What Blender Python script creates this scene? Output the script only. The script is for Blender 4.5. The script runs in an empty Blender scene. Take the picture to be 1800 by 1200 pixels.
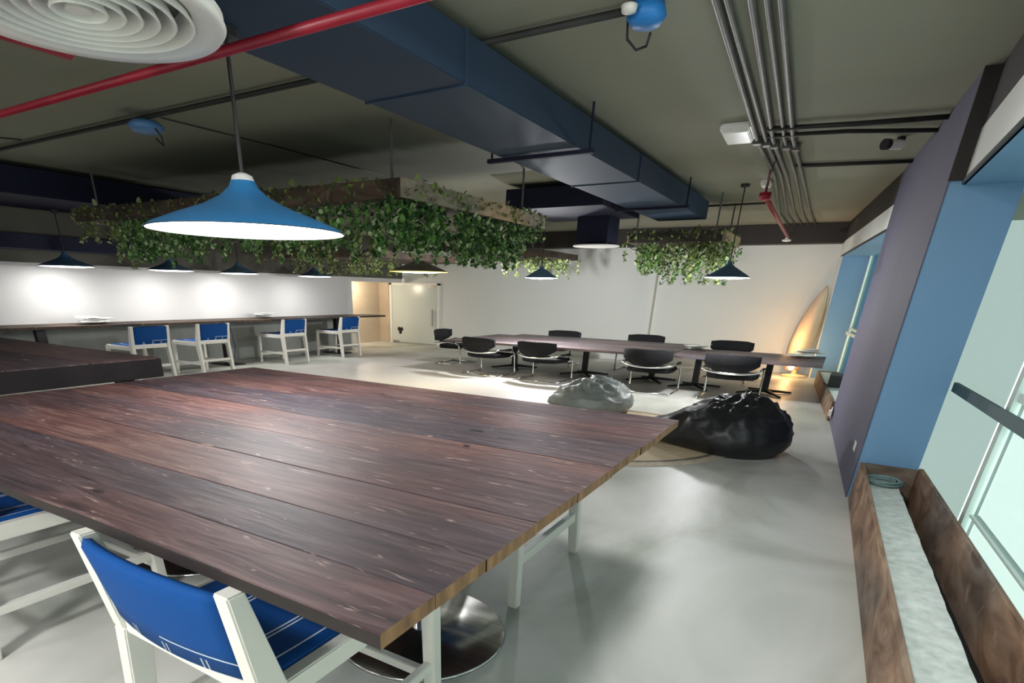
import bpy, bmesh, math, random
from mathutils import Vector, Matrix
random.seed(7)
PI = math.pi
C = bpy.context.scene.collection
sc = bpy.context.scene
# ------------------------------------------------------------------ camera
EYE = 1.3
R = Matrix(((0.8446389803, -0.2401584722, 0.4784442508),
            (0.5349736418, 0.3457657541, -0.7708756358),
            (0.0197026777, 0.9070666743, 0.4205256864)))
cd = bpy.data.cameras.new('camera'); cam = bpy.data.objects.new('camera', cd); C.objects.link(cam)
cd.sensor_fit = 'HORIZONTAL'; cd.sensor_width = 36; cd.lens = 992.125 / 1800 * 36
cd.shift_x = (900 - 801.48) / 1800; cd.shift_y = (970.0 - 600) / 1800; cd.clip_start = 0.02; cd.clip_end = 200
cam.matrix_world = Matrix.Translation((0, 0, EYE)) @ R.to_4x4()
sc.camera = cam
# ------------------------------------------------------------------ world and exposure
sc.view_settings.view_transform = 'Standard'; sc.view_settings.look = 'None'
sc.view_settings.gamma = 1; sc.view_settings.use_curve_mapping = False
sc.view_settings.exposure = 1.3
w = bpy.data.worlds.new('world'); sc.world = w; w.use_nodes = True
wb = w.node_tree.nodes['Background']; wb.inputs[0].default_value = (0.62, 0.80, 0.73, 1); wb.inputs[1].default_value = 2.2

# ------------------------------------------------------------------ materials
def mat(name, col, rough=0.6, metal=0.0, emit=None, spec=0.5, coat=0.0):
    m = bpy.data.materials.new(name); m.use_nodes = True
    b = m.node_tree.nodes['Principled BSDF']
    b.inputs['Base Color'].default_value = (*col, 1); b.inputs['Roughness'].default_value = rough
    b.inputs['Metallic'].default_value = metal; b.inputs['Specular IOR Level'].default_value = spec
    b.inputs['Coat Weight'].default_value = coat
    if emit: b.inputs['Emission Color'].default_value = (*emit[0], 1); b.inputs['Emission Strength'].default_value = emit[1]
    return m
def noisy(name, c1, c2, scale=(3, 3, 3), rough=0.6, detail=6, bump=0.0, p=(0.3, 0.7), metal=0, nscale=1.0, coords='Object', spec=0.5, c3=None, coat=0.0, dist=0.0):
    m = mat(name, c1, rough, metal, spec=spec, coat=coat); nt = m.node_tree; b = nt.nodes['Principled BSDF']
    tc = nt.nodes.new('ShaderNodeTexCoord'); mp = nt.nodes.new('ShaderNodeMapping'); no = nt.nodes.new('ShaderNodeTexNoise')
    cr = nt.nodes.new('ShaderNodeValToRGB')
    mp.inputs['Scale'].default_value = scale; no.inputs['Detail'].default_value = detail; no.inputs['Scale'].default_value = nscale
    no.inputs['Distortion'].default_value = dist
    nt.links.new(tc.outputs[coords], mp.inputs[0]); nt.links.new(mp.outputs[0], no.inputs['Vector'])
    nt.links.new(no.outputs['Fac'], cr.inputs[0]); nt.links.new(cr.outputs[0], b.inputs['Base Color'])
    cr.color_ramp.elements[0].position = p[0]; cr.color_ramp.elements[0].color = (*c1, 1)
    cr.color_ramp.elements[1].position = p[1]; cr.color_ramp.elements[1].color = (*c2, 1)
    if c3: e = cr.color_ramp.elements.new((p[0] + p[1]) / 2); e.color = (*c3, 1)
    if bump:
        bu = nt.nodes.new('ShaderNodeBump'); bu.inputs['Strength'].default_value = bump; bu.inputs['Distance'].default_value = 0.01
        nt.links.new(no.outputs['Fac'], bu.inputs['Height']); nt.links.new(bu.outputs[0], b.inputs['Normal'])
    return m
def table_wood(name, dark, mid, light, rough=0.33, seed=0.0, along='x'):
    """old stained boards: long grain, blue-grey worn patches, pale scratches"""
    m = mat(name, mid, rough, spec=0.35); nt = m.node_tree; b = nt.nodes['Principled BSDF']; L = nt.links
    tc = nt.nodes.new('ShaderNodeTexCoord')
    def nz(scale, detail, off, dist=0):
        mp = nt.nodes.new('ShaderNodeMapping'); mp.inputs['Scale'].default_value = scale; mp.inputs['Location'].default_value = (off + seed, off * 1.7 + seed * 3, 0)
        n = nt.nodes.new('ShaderNodeTexNoise'); n.inputs['Scale'].default_value = 1; n.inputs['Detail'].default_value = detail; n.inputs['Distortion'].default_value = dist
        L.new(tc.outputs['Object'], mp.inputs[0]); L.new(mp.outputs[0], n.inputs['Vector']); return n
    s = (1, 1) if along == 'x' else None
    g = nz((2.6, 26, 6) if along == 'x' else (26, 2.6, 6), 10, 0, 1.6)
    pz = nz((1.1, 3.2, 2) if along == 'x' else (3.2, 1.1, 2), 3, 5)
    fi = nz((9, 60, 6) if along == 'x' else (60, 9, 6), 3, 9, 1.0)
    cr = nt.nodes.new('ShaderNodeValToRGB'); L.new(g.outputs['Fac'], cr.inputs[0])
    e = cr.color_ramp.elements; e[0].position = 0.28; e[0].color = (*dark, 1); e[1].position = 0.8; e[1].color = (*light, 1)
    x = cr.color_ramp.elements.new(0.5); x.color = (*mid, 1)
    cp = nt.nodes.new('ShaderNodeValToRGB'); L.new(pz.outputs['Fac'], cp.inputs[0])
    cp.color_ramp.elements[0].position = 0.38; cp.color_ramp.elements[0].color = (0, 0, 0, 1); cp.color_ramp.elements[1].position = 0.62; cp.color_ramp.elements[1].color = (1, 1, 1, 1)
    mx = nt.nodes.new('ShaderNodeMixRGB'); mx.blend_type = 'MULTIPLY'; mx.inputs[2].default_value = (0.52, 0.66, 0.85, 1)
    L.new(cp.outputs[0], mx.inputs[0]); L.new(cr.outputs[0], mx.inputs[1])
    cf = nt.nodes.new('ShaderNodeValToRGB'); L.new(fi.outputs['Fac'], cf.inputs[0])
    cf.color_ramp.elements[0].position = 0.655; cf.color_ramp.elements[0].color = (0, 0, 0, 1); cf.color_ramp.elements[1].position = 0.74; cf.color_ramp.elements[1].color = (0.7, 0.7, 0.7, 1)
    m2 = nt.nodes.new('ShaderNodeMixRGB'); m2.inputs[2].default_value = (0.42, 0.30, 0.24, 1)
    L.new(cf.outputs[0], m2.inputs[0]); L.new(mx.outputs[0], m2.inputs[1]); L.new(m2.outputs[0], b.inputs['Base Color'])
    bu = nt.nodes.new('ShaderNodeBump'); bu.inputs['Strength'].default_value = 0.35; bu.inputs['Distance'].default_value = 0.006
    L.new(g.outputs['Fac'], bu.inputs['Height']); L.new(bu.outputs[0], b.inputs['Normal'])
    mr = nt.nodes.new('ShaderNodeMapRange'); L.new(pz.outputs['Fac'], mr.inputs[0]); mr.inputs[3].default_value = rough; mr.inputs[4].default_value = rough + 0.2
    L.new(mr.outputs[0], b.inputs['Roughness'])
    return m
def striped(name, col, lines, rough=0.75):
    """blue weave with thin white woven lines; lines = list of (axis, centre, half width, other axis, lo, hi)"""
    m = mat(name, col, rough, spec=0.2); nt = m.node_tree; b = nt.nodes['Principled BSDF']; L = nt.links
    tc = nt.nodes.new('ShaderNodeTexCoord'); sp = nt.nodes.new('ShaderNodeSeparateXYZ'); L.new(tc.outputs['Object'], sp.inputs[0])
    def mth(op, a, bv, cl=False):
        n = nt.nodes.new('ShaderNodeMath'); n.operation = op
        for i, v in enumerate((a, bv)):
            if v is None: continue
            if isinstance(v, (int, float)): n.inputs[i].default_value = v
            else: L.new(v, n.inputs[i])
        return n.outputs[0]
    tot = None
    for ax, c, hw, oa, lo, hi in lines:
        a = sp.outputs[ax]; o = sp.outputs[oa]
        f = mth('LESS_THAN', mth('ABSOLUTE', mth('SUBTRACT', a, c), None), hw)
        f = mth('MULTIPLY', f, mth('MULTIPLY', mth('GREATER_THAN', o, lo), mth('LESS_THAN', o, hi)))
        tot = f if tot is None else mth('MAXIMUM', tot, f)
    mx = nt.nodes.new('ShaderNodeMixRGB'); mx.inputs[1].default_value = (*col, 1); mx.inputs[2].default_value = (0.75, 0.8, 0.85, 1)
    L.new(tot, mx.inputs[0]); L.new(mx.outputs[0], b.inputs['Base Color'])
    return m
M = {}
M['floor'] = noisy('floor_screed', (0.38, 0.395, 0.33), (0.72, 0.705, 0.66), (1.1, 0.7, 1), 0.45, 12, 0.02, (0.36, 0.66), nscale=1.0, dist=0.7, c3=(0.585, 0.59, 0.535))
M['floor_cream'] = noisy('floor_cream_screed', (0.66, 0.63, 0.60), (0.76, 0.73, 0.70), (0.6, 1.4, 1), 0.45, 8, 0.02)
M['ceiling'] = noisy('ceiling_paint', (0.235, 0.242, 0.182), (0.30, 0.305, 0.238), (0.5, 0.5, 0.5), 0.85, 5, 0.0)
M['dark_wall'] = noisy('dark_wall_paint', (0.075, 0.072, 0.058), (0.12, 0.115, 0.095), (0.6, 0.6, 0.6), 0.85, 4)
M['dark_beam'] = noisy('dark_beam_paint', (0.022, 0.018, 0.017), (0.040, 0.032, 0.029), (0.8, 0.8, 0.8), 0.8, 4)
M['wall'] = noisy('pale_wall_paint', (0.72, 0.74, 0.70), (0.78, 0.79, 0.75), (0.4, 0.4, 0.4), 0.7, 4)
M['wall_left'] = noisy('white_wall_paint', (0.70, 0.69, 0.68), (0.75, 0.74, 0.73), (0.5, 0.5, 0.5), 0.75, 4)
M['beige'] = noisy('beige_panel_paint', (0.52, 0.42, 0.31), (0.62, 0.51, 0.38), (0.5, 0.5, 2), 0.6, 3)
M['concrete_low'] = noisy('counter_wall_concrete', (0.26, 0.27, 0.25), (0.40, 0.41, 0.38), (1.5, 1.5, 0.6), 0.8, 6)
M['navy'] = noisy('navy_paint', (0.042, 0.055, 0.115), (0.055, 0.072, 0.145), (0.8, 0.8, 0.8), 0.5, 4)
M['duct'] = noisy('blue_duct_paint', (0.024, 0.048, 0.090), (0.036, 0.064, 0.112), (0.9, 0.5, 0.8), 0.7, 4, spec=0.3)
M['darknavy'] = mat('dark_navy_paint', (0.012, 0.014, 0.035), 0.75, spec=0.25)
M['column'] = noisy('column_blue_paint', (0.145, 0.295, 0.475), (0.165, 0.32, 0.505), (0.7, 0.7, 0.7), 0.45, 3)
M['column_shade'] = noisy('column_shaded_blue', (0.075, 0.075, 0.125), (0.10, 0.095, 0.145), (0.7, 0.7, 0.7), 0.75, 3)  # same column paint, with the side's shade put into the colour
M['white_wood'] = noisy('cream_painted_wood', (0.76, 0.73, 0.66), (0.82, 0.79, 0.73), (3, 3, 3), 0.4, 4)
M['black'] = mat('black_paint', (0.012, 0.012, 0.013), 0.5)
M['conduit'] = noisy('conduit_black', (0.012, 0.012, 0.011), (0.03, 0.03, 0.027), (4, 4, 4), 0.6)
M['pipe_grey'] = noisy('grey_conduit_paint', (0.09, 0.09, 0.085), (0.14, 0.14, 0.13), (5, 5, 5), 0.5)
M['red'] = noisy('red_pipe_paint', (0.26, 0.008, 0.022), (0.36, 0.016, 0.035), (5, 5, 5), 0.4)
M['chrome'] = mat('chrome', (0.82, 0.82, 0.80), 0.18, 1.0)
M['steel'] = noisy('brushed_steel', (0.42, 0.42, 0.40), (0.58, 0.58, 0.55), (3, 60, 3), 0.2, 3, metal=1)
M['plastic_black'] = noisy('black_mesh_fabric', (0.007, 0.007, 0.008), (0.015, 0.015, 0.017), (60, 60, 60), 0.8, spec=0.2)
M['bean_black'] = noisy('black_vinyl', (0.010, 0.011, 0.012), (0.020, 0.022, 0.023), (4, 2, 6), 0.42, 3, 0.6, dist=1.5, spec=0.5)
M['bean_grey'] = noisy('grey_green_vinyl', (0.22, 0.25, 0.235), (0.28, 0.31, 0.29), (5, 5, 5), 0.45, 4)
M['white'] = mat('white_enamel', (0.82, 0.81, 0.76), 0.4)
M['white_vent'] = mat('white_vent_enamel', (0.93, 0.92, 0.87), 0.5)
M['white_glow'] = mat('white_diffuser', (0.9, 0.9, 0.9), 0.5, emit=((1.0, 0.99, 0.97), 5.0))
M['warm_glow'] = mat('warm_diffuser', (0.9, 0.85, 0.5), 0.5, emit=((1.0, 0.70, 0.16), 1.3))
M['lamp_blue'] = mat('lamp_blue_enamel', (0.035, 0.20, 0.44), 0.35)
M['lamp_dull'] = mat('lamp_slate_enamel', (0.06, 0.13, 0.22), 0.4)
M['lamp_brown'] = mat('lamp_dark_brown_enamel', (0.035, 0.025, 0.02), 0.4)
M['lamp_white'] = mat('lamp_inner_white', (0.85, 0.85, 0.85), 0.4)
M['lamp_yellow'] = mat('lamp_inner_yellow', (0.80, 0.62, 0.05), 0.4)
M['planter_wood'] = table_wood('planter_wood', (0.12, 0.062, 0.035), (0.28, 0.165, 0.10), (0.48, 0.33, 0.22), 0.65, 3.0, 'y')
M['planter_wood_x'] = table_wood('planter_end_wood', (0.12, 0.07, 0.04), (0.27, 0.17, 0.10), (0.42, 0.30, 0.2), 0.65, 4.0, 'x')
M['slab'] = noisy('pale_concrete_slab', (0.50, 0.53, 0.48), (0.74, 0.77, 0.72), (22, 22, 22), 0.85, 9, 0.5)
M['tray_light'] = table_wood('tray_wood', (0.32, 0.20, 0.11), (0.56, 0.39, 0.23), (0.74, 0.56, 0.36), 0.7, 2.0, 'y')
M['tray_dark'] = table_wood('tray_dark_wood', (0.05, 0.03, 0.02), (0.10, 0.065, 0.045), (0.17, 0.12, 0.08), 0.7, 2.0, 'x')
M['leaf'] = [mat('leaf_deep_green', (0.035, 0.11, 0.025), 0.5), mat('leaf_mid_green', (0.12, 0.28, 0.055), 0.5), mat('leaf_pale_green', (0.42, 0.56, 0.28), 0.5)]
M['leafy'] = [mat('leaf_olive', (0.10, 0.14, 0.04), 0.5), mat('leaf_yellow_green', (0.22, 0.30, 0.08), 0.5), mat('leaf_straw', (0.36, 0.42, 0.22), 0.5)]
M['rug'] = noisy('beige_rug', (0.55, 0.42, 0.26), (0.68, 0.56, 0.38), (3, 20, 3), 0.8)
M['rug_ring'] = noisy('rug_dark_ring', (0.13, 0.12, 0.09), (0.2, 0.19, 0.14), (20, 20, 3), 0.8)
M['rug_edge'] = noisy('rug_tan_edge', (0.50, 0.42, 0.31), (0.62, 0.54, 0.42), (20, 20, 3), 0.8)
M['paper'] = mat('paper', (0.85, 0.85, 0.82), 0.7)
M['orange_wood'] = noisy('glowing_rattan', (0.70, 0.46, 0.28), (0.86, 0.62, 0.42), (8, 2, 2), 0.6, 5)
M['door_frost'] = noisy('frosted_door_glass', (0.58, 0.64, 0.60), (0.66, 0.70, 0.66), (0.5, 0.5, 0.5), 0.25, 2)
M['pale_frame'] = mat('pale_green_frame', (0.55, 0.66, 0.61), 0.45)
M['panel_green'] = noisy('grey_green_panel', (0.33, 0.44, 0.41), (0.38, 0.49, 0.46), (0.7, 0.7, 0.7), 0.45, 3)
M['rail_green'] = noisy('dark_rail_paint', (0.04, 0.075, 0.08), (0.06, 0.10, 0.10), (5, 5, 5), 0.5)
M['cable'] = mat('grey_green_cable', (0.15, 0.23, 0.22), 0.5)
M['pot_black'] = mat('black_box', (0.02, 0.02, 0.02), 0.5)
BL = (0.003, 0.062, 0.25)
M['seat_blue'] = striped('blue_striped_seat_cloth', BL, [(0, -0.10, 0.003, 1, -9, 9), (0, -0.085, 0.003, 1, -9, 9), (0, 0.09, 0.003, 1, -9, 9), (0, 0.105, 0.003, 1, -9, 9), (0, 0.20, 0.003, 1, -9, 9)])
M['back_blue'] = striped('blue_back_cloth', BL, [(2, 0.590, 0.0022, 0, 0.0, 9)] + [(0, x, 0.0025, 2, 0.54, 0.575) for x in (-0.13, -0.115, 0.0, 0.015, 0.13, 0.145)])
gl = bpy.data.materials.new('window_glass'); gl.use_nodes = True; nt = gl.node_tree; nt.nodes.clear()
o_ = nt.nodes.new('ShaderNodeOutputMaterial'); tr = nt.nodes.new('ShaderNodeBsdfTransparent'); go = nt.nodes.new('ShaderNodeBsdfGlossy'); mi = nt.nodes.new('ShaderNodeMixShader')
tr.inputs[0].default_value = (0.50, 0.505, 0.505, 1); go.inputs['Roughness'].default_value = 0.05; mi.inputs[0].default_value = 0.07
nt.links.new(tr.outputs[0], mi.inputs[1]); nt.links.new(go.outputs[0], mi.inputs[2]); nt.links.new(mi.outputs[0], o_.inputs[0]); M['glass'] = gl; g2 = gl.copy(); g2.name = 'frosted_side_glass'; [n for n in g2.node_tree.nodes if n.type == 'BSDF_TRANSPARENT'][0].inputs[0].default_value = (0.37, 0.375, 0.375, 1); M['glass_side'] = g2

# ------------------------------------------------------------------ mesh helpers
def box(bm, x0, x1, y0, y1, z0, z1):
    g = bmesh.ops.create_cube(bm, size=1)
    for v in g['verts']:
        v.co = Vector(((x0 + x1) / 2 + v.co.x * (x1 - x0), (y0 + y1) / 2 + v.co.y * (y1 - y0), (z0 + z1) / 2 + v.co.z * (z1 - z0)))
def beam(bm, p, q, wx, wy, wx2=None, wy2=None):
    """square bar between two points; section axes kept along world x / y (or z when level)"""
    p = Vector(p); q = Vector(q); wx2 = wx2 or wx; wy2 = wy2 or wy; d = q - p
    if abs(d.z) >= max(abs(d.x), abs(d.y)): a, b = Vector((1, 0, 0)), Vector((0, 1, 0))
    elif abs(d.y) >= abs(d.x): a, b = Vector((1, 0, 0)), Vector((0, 0, 1))
    else: a, b = Vector((0, 1, 0)), Vector((0, 0, 1))
    vs = []
    for c, u, v in ((p, wx, wy), (q, wx2, wy2)):
        for s, t in ((-1, -1), (1, -1), (1, 1), (-1, 1)): vs.append(bm.verts.new(c + a * s * u / 2 + b * t * v / 2))
    bm.faces.new(vs[0:4]); bm.faces.new(vs[7:3:-1])
    for i in range(4): bm.faces.new((vs[i], vs[(i + 1) % 4], vs[4 + (i + 1) % 4], vs[4 + i]))
def tube(bm, pts, r, n=8, closed=False):
    pts = [Vector(p) for p in pts]; rings = []; N = len(pts)
    for i, p in enumerate(pts):
        a = pts[i - 1] if (i or closed) else p; b = pts[(i + 1) % N] if (i < N - 1 or closed) else p
        d = (b - a).normalized(); u = d.cross(Vector((0, 0, 1)))
        if u.length < 0.05: u = d.cross(Vector((1, 0, 0)))
        u.normalize(); v = d.cross(u).normalized()
        rings.append([bm.verts.new(p + (u * math.cos(2 * PI * k / n) + v * math.sin(2 * PI * k / n)) * r) for k in range(n)])
    for i in range(N if closed else N - 1):
        A, B = rings[i], rings[(i + 1) % N]
        for k in range(n): bm.faces.new((A[k], A[(k + 1) % n], B[(k + 1) % n], B[k]))
    if not closed: bm.faces.new(rings[0][::-1]); bm.faces.new(rings[-1])
def lathe(bm, prof, c=(0, 0, 0), n=48, cap=False):
    c = Vector(c); rings = []
    for r, z in prof:
        if r < 1e-5: rings.append([bm.verts.new(c + Vector((0, 0, z)))])
        else: rings.append([bm.verts.new(c + Vector((r * math.cos(2 * PI * k / n), r * math.sin(2 * PI * k / n), z))) for k in range(n)])
    for A, B in zip(rings, rings[1:]):
        for k in range(n):
            if len(A) == 1 and len(B) == 1: continue
            if len(A) == 1: bm.faces.new((A[0], B[(k + 1) % n], B[k]))
            elif len(B) == 1: bm.faces.new((A[k], A[(k + 1) % n], B[0]))
            else: bm.faces.new((A[k], A[(k + 1) % n], B[(k + 1) % n], B[k]))
def prism(bm, poly, z0, z1):
    lo = [bm.verts.new((x, y, z0)) for x, y in poly]; hi = [bm.verts.new((x, y, z1)) for x, y in poly]; n = len(poly)
    bm.faces.new(lo[::-1]); bm.faces.new(hi)
    for i in range(n): bm.faces.new((lo[i], lo[(i + 1) % n], hi[(i + 1) % n], hi[i]))
def obj(name, build, m, parent=None, bevel=0.0, smooth=False, loc=None):
    bm = bmesh.new(); build(bm) if callable(build) else None
    if bevel: bmesh.ops.bevel(bm, geom=list(bm.edges), offset=bevel, segments=2, affect='EDGES', clamp_overlap=True)
    bmesh.ops.recalc_face_normals(bm, faces=bm.faces)
    me = bpy.data.meshes.new(name); bm.to_mesh(me); bm.free()
    for mm in (m if isinstance(m, (list, tuple)) else [m]): me.materials.append(mm)
    if smooth:
        for p in me.polygons: p.use_smooth = True
    o = bpy.data.objects.new(name, me); C.objects.link(o)
    if parent: o.parent = parent
    if loc: o.location = loc
    return o
def tag(o, label, cat, group=None, kind=None):
    if label: o['label'] = label
    if cat: o['category'] = cat
    if group: o['group'] = group
    if kind: o['kind'] = kind
    return o
def thing(name, label, cat, loc=(0, 0, 0), rz=0, group=None):
    o = bpy.data.objects.new(name, None); C.objects.link(o); o.location = loc; o.rotation_euler = (0, 0, rz)
    o.empty_display_size = 0.1
    return tag(o, label, cat, group)
def struct(name, build, m, parent=None, **k):
    o = obj(name, build, m, parent, **k)
    if not parent: o['kind'] = 'structure'
    return o
def dup(root, loc, rz=None, label=None, group=None):
    def cp(o, par):
        c = o.copy(); C.objects.link(c); c.parent = par
        for ch in [x for x in bpy.data.objects if x.parent == o and x not in made]: made.add(cp(ch, c))
        return c
    made = set(); r = cp(root, None); r.location = loc
    if rz is not None: r.rotation_euler = (0, 0, rz)
    if label: r['label'] = label
    if group: r['group'] = group
    return r

# ------------------------------------------------------------------ room
CEIL, XL, YB, YN = 2.45, -9.6, 12.8, -4.0
def wx(y): return 0.17 + (7.9 - y) * (0.47 / 4.9) if y > 7.9 else 0.17 + (7.9 - y) * (0.16 / 3.1)
fl = struct('floor', lambda bm: prism(bm, [(-13.2, YN - 0.2), (1.25, YN - 0.2), (0.82, 4.9), (0.80, 7.9), (0.45, YB + 0.3), (-13.2, YB + 0.3)], -0.12, 0), M['floor'])
def creamp(bm): prism(bm, [(-7.6, 4.2), (-3.0, 3.3), (-3.0, 8.3), (-3.6, 9.0), (-8.0, 10.6)], 0.0, 0.003)
struct('cream_screed', creamp, M['floor_cream'], fl)
struct('ceiling', lambda bm: box(bm, -13.2, 2.0, YN - 0.2, YB + 0.3, CEIL, CEIL + 0.15), M['ceiling'])
# left wall: white below, dark painted above
wl = struct('wall_left', lambda bm: box(bm, XL - 0.15, XL, YN, 10.65, 0.72, 1.53), M['wall_left'])
struct('lower_wall', lambda bm: box(bm, XL - 0.15, XL, YN, 10.65, 0, 0.72), M['concrete_low'], wl)
struct('upper_wall', lambda bm: box(bm, XL - 0.15, XL, YN, 12.62, 1.53, CEIL), M['dark_wall'], wl)
struct('header_strip', lambda bm: box(bm, XL - 0.14, XL - 0.01, 10.65, 12.62, 1.44, 1.53), M['wall_left'], wl)
struct('beige_wall', lambda bm: (box(bm, XL - 1.0, XL - 0.9, 10.3, YB, 0, 1.6), box(bm, XL - 0.9, -10.17, YB - 0.03, YB - 0.002, 0, 1.6)), M['beige'], wl)
rlm = thing('recess_fill', 'small round fill light added above the beige doorway', 'light', (XL - 0.45, 11.6, 1.525))  # lamp added to brighten the beige recess
struct('trim_1', lambda bm: box(bm, XL - 0.16, XL + 0.02, 10.60, 10.70, 0, 1.5), M['white'])
struct('recess_jamb', lambda bm: box(bm, XL - 1.2, XL - 0.15, 10.3, 10.45, 0, 1.6), M['beige'], wl)
struct('recess_top', lambda bm: box(bm, XL - 1.2, XL - 0.15, 10.3, YB, 1.53, 1.62), M['wall_left'], wl)
# back wall
wb_ = struct('wall_back', lambda bm: box(bm, -13.0, 0.9, YB, YB + 0.2, 0, CEIL), M['wall'])
struct('pilaster', lambda bm: box(bm, -3.46, -3.33, YB - 0.10, YB, 0, 2.15), M['wall'], wb_)
struct('ceiling_beam', lambda bm: box(bm, XL, 0.6, YB - 0.35, YB, 2.15, CEIL), M['dark_beam'], wb_)
struct('wall_near', lambda bm: box(bm, -13.0, 1.6, YN - 0.2, YN, 0, CEIL), M['wall'])
# right wall: flush strips above the windows, dark paint above 2.17
def stripA(z0, z1, din=0.0): return lambda bm: prism(bm, [(-0.30 + din, 12.8), (0.17 + din, 7.9), (0.75, 7.9), (0.35, 12.8)], z0, z1)
wr = struct('wall_right', stripA(1.95, 2.17), M['wall'])
struct('upper_wall', stripA(2.17, CEIL), M['dark_beam'], wr)
struct('end_wall', lambda bm: prism(bm, [(-0.30, 12.8), (-0.25, 12.35), (0.35, 12.35), (0.35, 12.8)], 0, 1.95), M['wall'], wr)
struct('blue_reveal', lambda bm: prism(bm, [(-0.235, 12.32), (-0.235, 12.349), (0.35, 12.349), (0.35, 12.32)], 0, 1.95), M['column'], wr)
struct('header_wall', lambda bm: box(bm, 0.40, 1.6, YN, 4.8, 1.92, 2.17), M['wall'], wr)
struct('header_upper', lambda bm: box(bm, 0.40, 1.6, YN, 4.8, 2.17, CEIL), M['dark_beam'], wr)
# the big blue column
struct('soffit', lambda bm: box(bm, 0.402, 1.6, YN, 4.8, 1.905, 1.919), M['column'], wr)
struct('soffit_edge', lambda bm: box(bm, 0.392, 0.412, YN, 4.76, 1.905, 1.93), M['black'], wr)
struct('soffit', lambda bm: prism(bm, [(-0.235, 12.31), (0.175, 7.92), (0.75, 7.92), (0.36, 12.31)], 1.935, 1.948), M['column'], wr)
struct('soffit_edge', lambda bm: prism(bm, [(-0.262, 12.35), (0.165, 7.9), (0.18, 7.9), (-0.247, 12.35)], 1.935, 1.957), M['black'], wr)
cl = struct('column', lambda bm: prism(bm, [(0.335, 4.8), (0.68, 4.8), (0.80, 7.9), (0.175, 7.9)], 0, CEIL), M['column'])
struct('shaded_side_skin', lambda bm: prism(bm, [(0.330, 4.79), (0.336, 4.79), (0.176, 7.9), (0.165, 7.9)], 0, CEIL), M['column_shade'], cl)  # thin skin carrying the painted shade of the column's side
struct('upper_shade_strip', lambda bm: box(bm, 0.325, 0.41, 4.76, 4.80, 1.93, CEIL), M['dark_beam'], cl)  # dark box standing in for shade on the unlit upper column face
# window by the near planter
g0, g1 = (0.72, 4.95), (1.12, YN)
def gx(y): return g0[0] + (g0[1] - y) * (0.40 / 8.95)
def along(y0, y1, z0, z1, t=0.03, off=0.0):
    return lambda bm: prism(bm, [(gx(y0) + off, y0), (gx(y0) + off + t, y0), (gx(y1) + off + t, y1), (gx(y1) + off, y1)], z0, z1)
w2 = struct('window_2', along(4.85, YN, 0.0, 0.03, 0.05, 0.05), M['pale_frame'])
struct('mullion', along(3.93, 3.86, 0.03, 1.92, 0.05, 0.04), M['pale_frame'], w2)
struct('mullion', along(1.9, 1.83, 0.03, 1.92, 0.05, 0.04), M['pale_frame'], w2)
struct('mullion', along(-0.4, -0.47, 0.03, 1.92, 0.05, 0.04), M['pale_frame'], w2)
struct('side_pane', along(6.2, 3.94, 0.03, 1.92, 0.008, 0.03), M['glass_side'], w2)
struct('transom', along(3.85, YN, 0.86, 0.90, 0.05, 0.05), M['pale_frame'], w2)
struct('sill_rail', along(3.85, YN, 0.262, 0.274, 0.04, 0.055), M['pale_frame'], w2)
for a, b in ((3.84, 1.92), (1.81, -0.38), (-0.48, YN)):
    struct('pane', along(a, b, 0.03, 0.86, 0.008, 0.07), M['glass'], w2); struct('pane', along(a, b, 0.90, 1.92, 0.008, 0.07), M['glass'], w2)
rl = obj('guard_rail', along(4.86, YN, 0.775, 0.83, 0.022, -0.02), M['rail_green']); tag(rl, 'dark grey-green guard rail running across the window beside the planter', 'rail')
# far window bay
def alongA(y0, y1, z0, z1, t=0.03, off=0.0):
    f = lambda y: 0.14 + (12.32 - y) * 0.096 + off
    return lambda bm: prism(bm, [(f(y0), y0), (f(y0) + t, y0), (f(y1) + t, y1), (f(y1), y1)], z0, z1)
w1 = struct('window_1', alongA(12.31, 7.92, 0.0, 0.06, 0.05), M['pale_frame'])
struct('mullion', alongA(12.31, 12.22, 0.06, 1.95, 0.05), M['pale_frame'], w1)
struct('mullion', alongA(10.1, 10.03, 0.06, 1.95, 0.05), M['pale_frame'], w1)
struct('transom', alongA(12.2, 7.92, 0.82, 0.86, 0.05), M['pale_frame'], w1)
struct('pane', alongA(12.2, 7.92, 0.06, 1.95, 0.008, 0.02), M['glass'], w1)
rl2 = obj('guard_rail', alongA(12.25, 7.95, 0.755, 0.80, 0.022, -0.035), M['pale_frame']); tag(rl2, 'pale guard rail crossing the far window behind the blue column', 'rail')
# socket plates on the column
s1 = obj('switch_plate', lambda bm: box(bm, -0.004, 0.004, -0.06, 0.06, -0.035, 0.035), M['white'], None, 0.002, loc=(0.313, 5.15, 0.3)); tag(s1, 'white switch plate low on the dark side of the blue column', 'switch')
s1.rotation_euler = (0, 0, 0.05)
s2 = obj('power_socket', lambda bm: (box(bm, -0.012, 0.0, -0.10, 0.10, -0.05, 0.05), box(bm, -0.03, -0.012, -0.06, 0.02, -0.03, 0.03)), M['white'], None, 0.002, loc=(0.160, 7.80, 0.12)); tag(s2, 'white double socket where the far planter meets the blue column', 'socket')

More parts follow.
